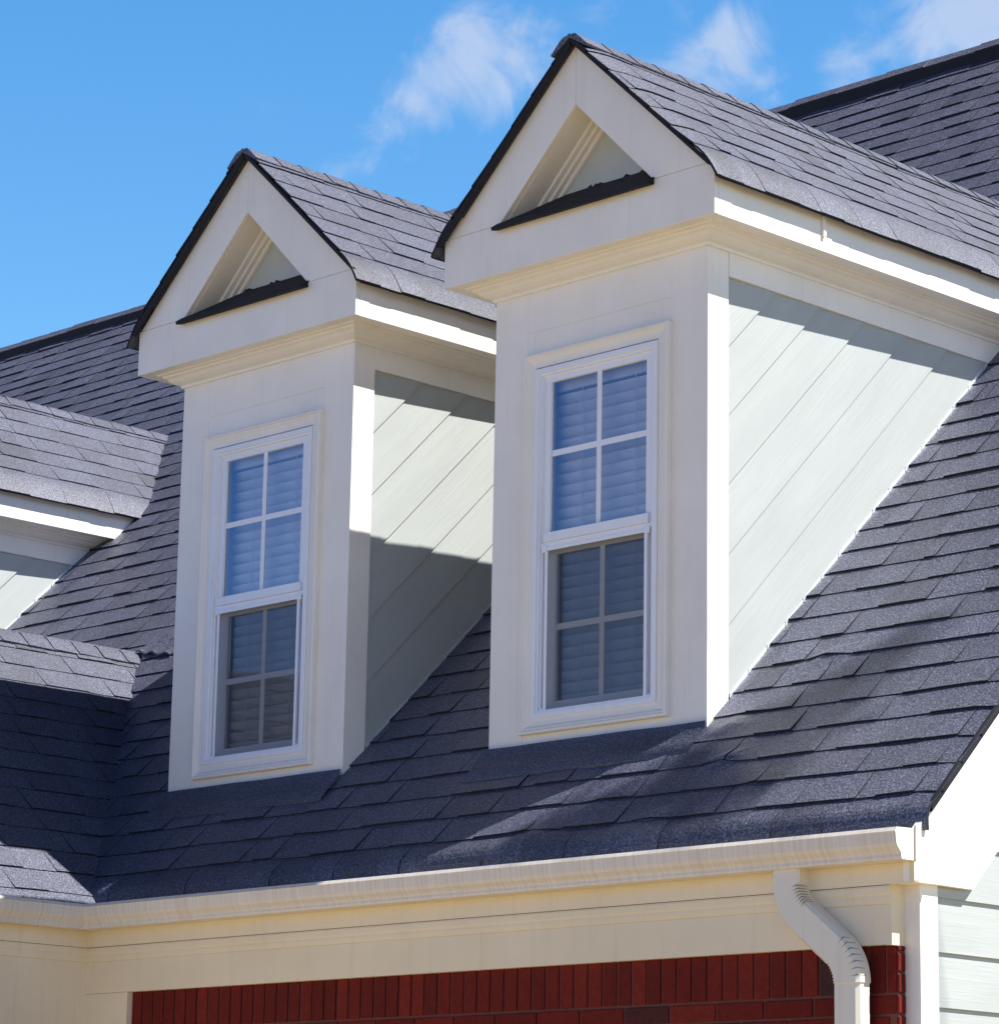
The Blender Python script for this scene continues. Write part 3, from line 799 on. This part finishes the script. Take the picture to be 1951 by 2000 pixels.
# ------------------------------------------------------------------ right gable end
mb = MB()
mb.prism([(XRAKE-.019, YFASC-.002, ZG-.153), (XRAKE-.019, 7.817, ZG-.153), (XRAKE-.019, YR, ZRIDGE-.4645), (XRAKE-.019, YR, ZRIDGE-.03), (XRAKE-.019, YFASC-.002, roof_z(YFASC)-.03)], (-.024, 0, 0))
mb.prism([(XRAKE-.019, YR+.001, ZRIDGE-.4645), (XRAKE-.019, 2*YR-7.817, ZG-.153), (XRAKE-.019, 2*YR-7.51, ZG-.153), (XRAKE-.019, 2*YR-7.51, roof_z(7.51)-.03), (XRAKE-.019, YR+.001, ZRIDGE-.03)], (-.024, 0, 0))
B(mb, 'rake_board', M_TRIM)
mb = MB(); z = .9948-.1677*16
while z < ZRIDGE:
    poly = [(7.669, z), (17.0, z), (17.0, z+.176), (7.669, z+.176)]
    poly = clip(poly, S, -1, S*7.55-roof_z(7.55)+.05); poly = clip(poly, -S, -1, -S*(2*YR-7.55)-roof_z(7.55)+.05)
    if len(poly) > 2:
        X = lambda y, zz: XW-.0005-(zz-z)*.055
        mb.add([(X(*p), *p) for p in poly], [tuple(range(len(poly)))])
        for i in range(len(poly)):
            p, q = poly[i], poly[(i+1) % len(poly)]
            if abs(p[1]-z) < 1e-5 and abs(q[1]-z) < 1e-5: mb.quad((X(*p), *p), (X(*q), *q), (XW-.02, *q), (XW-.02, *p))
    z += .1677
B(mb, 'siding', M_SIDE)
mb = MB(); mb.box(XC-.02, XW+.004, 7.578, 7.668, -GZ, ZG-.150); B(mb, 'corner_board', M_TRIM, bevel=.0012)
# back wall so that the house is closed
mb = MB(); mb.box(-17.3, XW-.05, 16.8, 16.95, -GZ, 1.3); mb.box(-17.3, -17.2, 7.7, 16.8, -GZ, 1.3); mb.box(-17.3, 2*WRX-xw+.1, YG+.14, YG+.25, -GZ, .95)
B(mb, 'back_wall', M_SIDE)

# ------------------------------------------------------------------ downspout with two crimped elbows
def spout():
    yf = YG+.046; dp = .072; W2_ = .054
    path = []                                 # (x, z, angle from straight down, bend sign)
    x, z, a = -6.263, ZG-.092, 0.0
    path.append((x, z, 0, 0)); z -= .040; path.append((x, z, 0, 0))
    A = R(52); R1 = .140; n = 16
    cx_, cz = x+R1, z
    for i in range(1, n+1):
        th = A*i/n; path.append((cx_-R1*math.cos(th), cz-R1*math.sin(th), th, 1 if 1 < i < n else 0))
    x, z = path[-1][0], path[-1][1]
    L = .165; x += L*math.sin(A); z -= L*math.cos(A); path.append((x, z, A, 0))
    for i in range(1, n+1):
        th = A-A*i/n
        c2x, c2z = x - R1*math.cos(A), z - R1*math.sin(A)
        path.append((c2x+R1*math.cos(th), c2z+R1*math.sin(th)-0*0, th, -1 if 1 < i < n else 0))
    return path, yf, dp, W2_
path, yf, dp, W2_ = spout()
# second bend turns back to vertical: rebuild it downwards from the end of the diagonal
fix = path[:19]; A = R(52); x, z = fix[-1][0], fix[-1][1]; R1 = .140
c2x, c2z = x - R1*math.cos(A), z - R1*math.sin(A)
for i in range(1, 17):
    th = A*(1-i/16); fix.append((c2x+R1*math.cos(th), c2z+R1*math.sin(th), th, -1 if 1 < i < 16 else 0))
def lower_z(f): return f
pts = []
x, z = fix[18][0], fix[18][1]
seq = fix[:19]
for i in range(1, 17):                        # step along the turning direction
    th = A*(1-(i-.5)/16); ds = R1*A/16
    x += ds*math.sin(th); z -= ds*math.cos(th); seq.append((x, z, A*(1-i/16), -1 if 1 < i < 16 else 0))
def ring(x, z, th, sg, i, ex=0.0):
    nx, nz = math.cos(th), math.sin(th)       # across the pipe, to the right of its run
    pin = .0045 if (sg and i % 2) else 0.0
    r_ = W2_+ex - (pin if sg > 0 else 0); l_ = W2_+ex - (pin if sg < 0 else 0); c = .011
    pts = []
    for a, b in ((-l_, c), (-l_+c, 0), (r_-c, 0), (r_, c), (r_, dp-c), (r_-c, dp), (-l_+c, dp), (-l_, dp-c)):
        pts.append((x+a*nx, yf+b-ex*(1 if b < dp/2 else -1), z+a*nz))
    return pts
xs, zs = seq[-1][0], seq[-1][1]
mb = MB(); mb.sweep([ring(xs, zs+.004, 0, 0, 0, -.003), ring(xs, -GZ+.15, 0, 0, 0, -.003)])
ds = B(mb, 'downspout', M_SPOUT)
mb = MB(); mb.sweep([ring(*p, i) for i, p in enumerate(seq)]); B(mb, 'elbow', M_SPOUT, ds)
for i, (x, z, th, sg) in enumerate(seq):
    if sg and i % 2 == 0:                     # a thin dark brown line along each crimp
        mb = MB(); nx, nz = math.cos(th), math.sin(th)
        e = W2_+.0006; a0, a1 = (e-.026, e) if True else (-e, -e+.026)
        tx, tz = math.sin(th)*.0014, -math.cos(th)*.0014
        mb.prism([(x+a0*nx-tx*.2, yf-.0008, z+a0*nz-tz*.2), (x+a1*nx-tx, yf-.0008, z+a1*nz-tz), (x+a1*nx+tx, yf-.0008, z+a1*nz+tz), (x+a0*nx+tx*.2, yf-.0008, z+a0*nz+tz*.2)], (0, .0004, 0))
        mb.prism([(x+e*nx-tx, yf-.0008, z+e*nz-tz), (x+e*nx+tx, yf-.0008, z+e*nz+tz), (x+e*nx+tx*.4, yf+.040, z+e*nz+tz*.4), (x+e*nx-tx*.4, yf+.040, z+e*nz-tz*.4)], (-.0006*nx, 0, -.0006*nz))
        B(mb, 'crimp_seam', M_CRIMP, ds)

# ------------------------------------------------------------------ tall tree beyond the right gable: its top throws the soft leaf shadows on the lower roof
M_BARK = mat_plain('bark', (.10, .075, .055), 0.9); M_LEAF = mat_plain('leaf', (.06, .10, .03), 0.6)
tree = thing('tree', 'tall leafy tree past the right gable, throwing soft leaf shadows on the lower roof', 'tree', (0.9, 11.9, 0.0))
rng = random.Random(17)
SPOTS = [(-6.41,8.19,.12,1.0), (-6.52,8.22,.08,.6), (-6.70,8.04,.13,1.0), (-6.74,7.99,.10,.8), (-6.49,7.86,.10,.5), (-6.68,7.83,.12,.8), (-6.78,7.81,.12,.8), (-6.89,7.78,.12,.8),
         (-6.84,7.91,.10,.8), (-6.94,7.70,.12,.8), (-7.06,7.60,.12,.8), (-7.22,7.60,.10,.7), (-7.37,7.57,.12,.7), (-6.80,7.68,.11,.7), (-7.10,7.78,.12,.7), (-6.62,7.70,.08,.5), (-7.0,7.88,.08,.6), (-7.5,7.66,.12,.7), (-7.62,7.57,.10,.7), (-7.34,7.66,.10,.7), (-7.2,7.70,.09,.6), (-7.45,7.57,.10,.6)]
crown = MB(); wood = MB(); o = Vector(tree.location)
def limb(a, b, r0, r1, n=6, bend=.25):
    a = Vector(a); b = Vector(b); rings = []
    d = (b-a); u_ = d.orthogonal().normalized(); v_ = d.cross(u_).normalized()
    for i in range(n+1):
        f = i/n; c = a + d*f + (u_*rng.uniform(-1, 1)+v_*rng.uniform(-1, 1))*bend*math.sin(f*math.pi)
        r = r0+(r1-r0)*f
        rings.append([c + (u_*math.cos(k*math.pi/3.5) + v_*math.sin(k*math.pi/3.5))*r for k in range(7)])
    wood.sweep(rings)
def leaves(c, rad, n):
    for _ in range(n):
        p = c + Vector((rng.gauss(0, 1), rng.gauss(0, 1), rng.gauss(0, 1)))*rad*.5
        a = Vector((rng.uniform(-1,1), rng.uniform(-1,1), rng.uniform(-1,1))).normalized(); b = a.orthogonal().normalized(); q = rng.uniform(.035, .06)
        crown.add([p-a*q, p+b*q*.55, p+a*q, p-b*q*.55], [(0,1,2,3)])
ends = []
for x, y, r, wgt in SPOTS:
    c = Vector((x, y, roof_z(y)+GZ)) + SUN*rng.uniform(9.0, 11.0) - o
    leaves(c, r*1.0, int(66*wgt)); ends.append(c)
fork = Vector((.4, .1, 8.6)); limb((0, 0, -.1), fork, .24, .12, 8, .12)
mid = sum(ends, Vector())/len(ends)
limb(fork, mid+Vector((.5, -.55, -.2)), .022, .008)
for c in ends[::3]: limb(mid+Vector((.5, -.55, -.2)), c, .007, .003, 4, .05)
for _ in range(46):                              # the rest of the crown, further from the house
    d = Vector((rng.uniform(1.2, 4.6), rng.uniform(-2.0, 2.6), rng.uniform(-3.0, 1.2)))
    c = fork + d; leaves(c, rng.uniform(.5, .9), 70); limb(fork, c, .03, .006, 4, .2)
wood.build('trunk', M_BARK, tree); crown.build('crown', M_LEAF, tree)
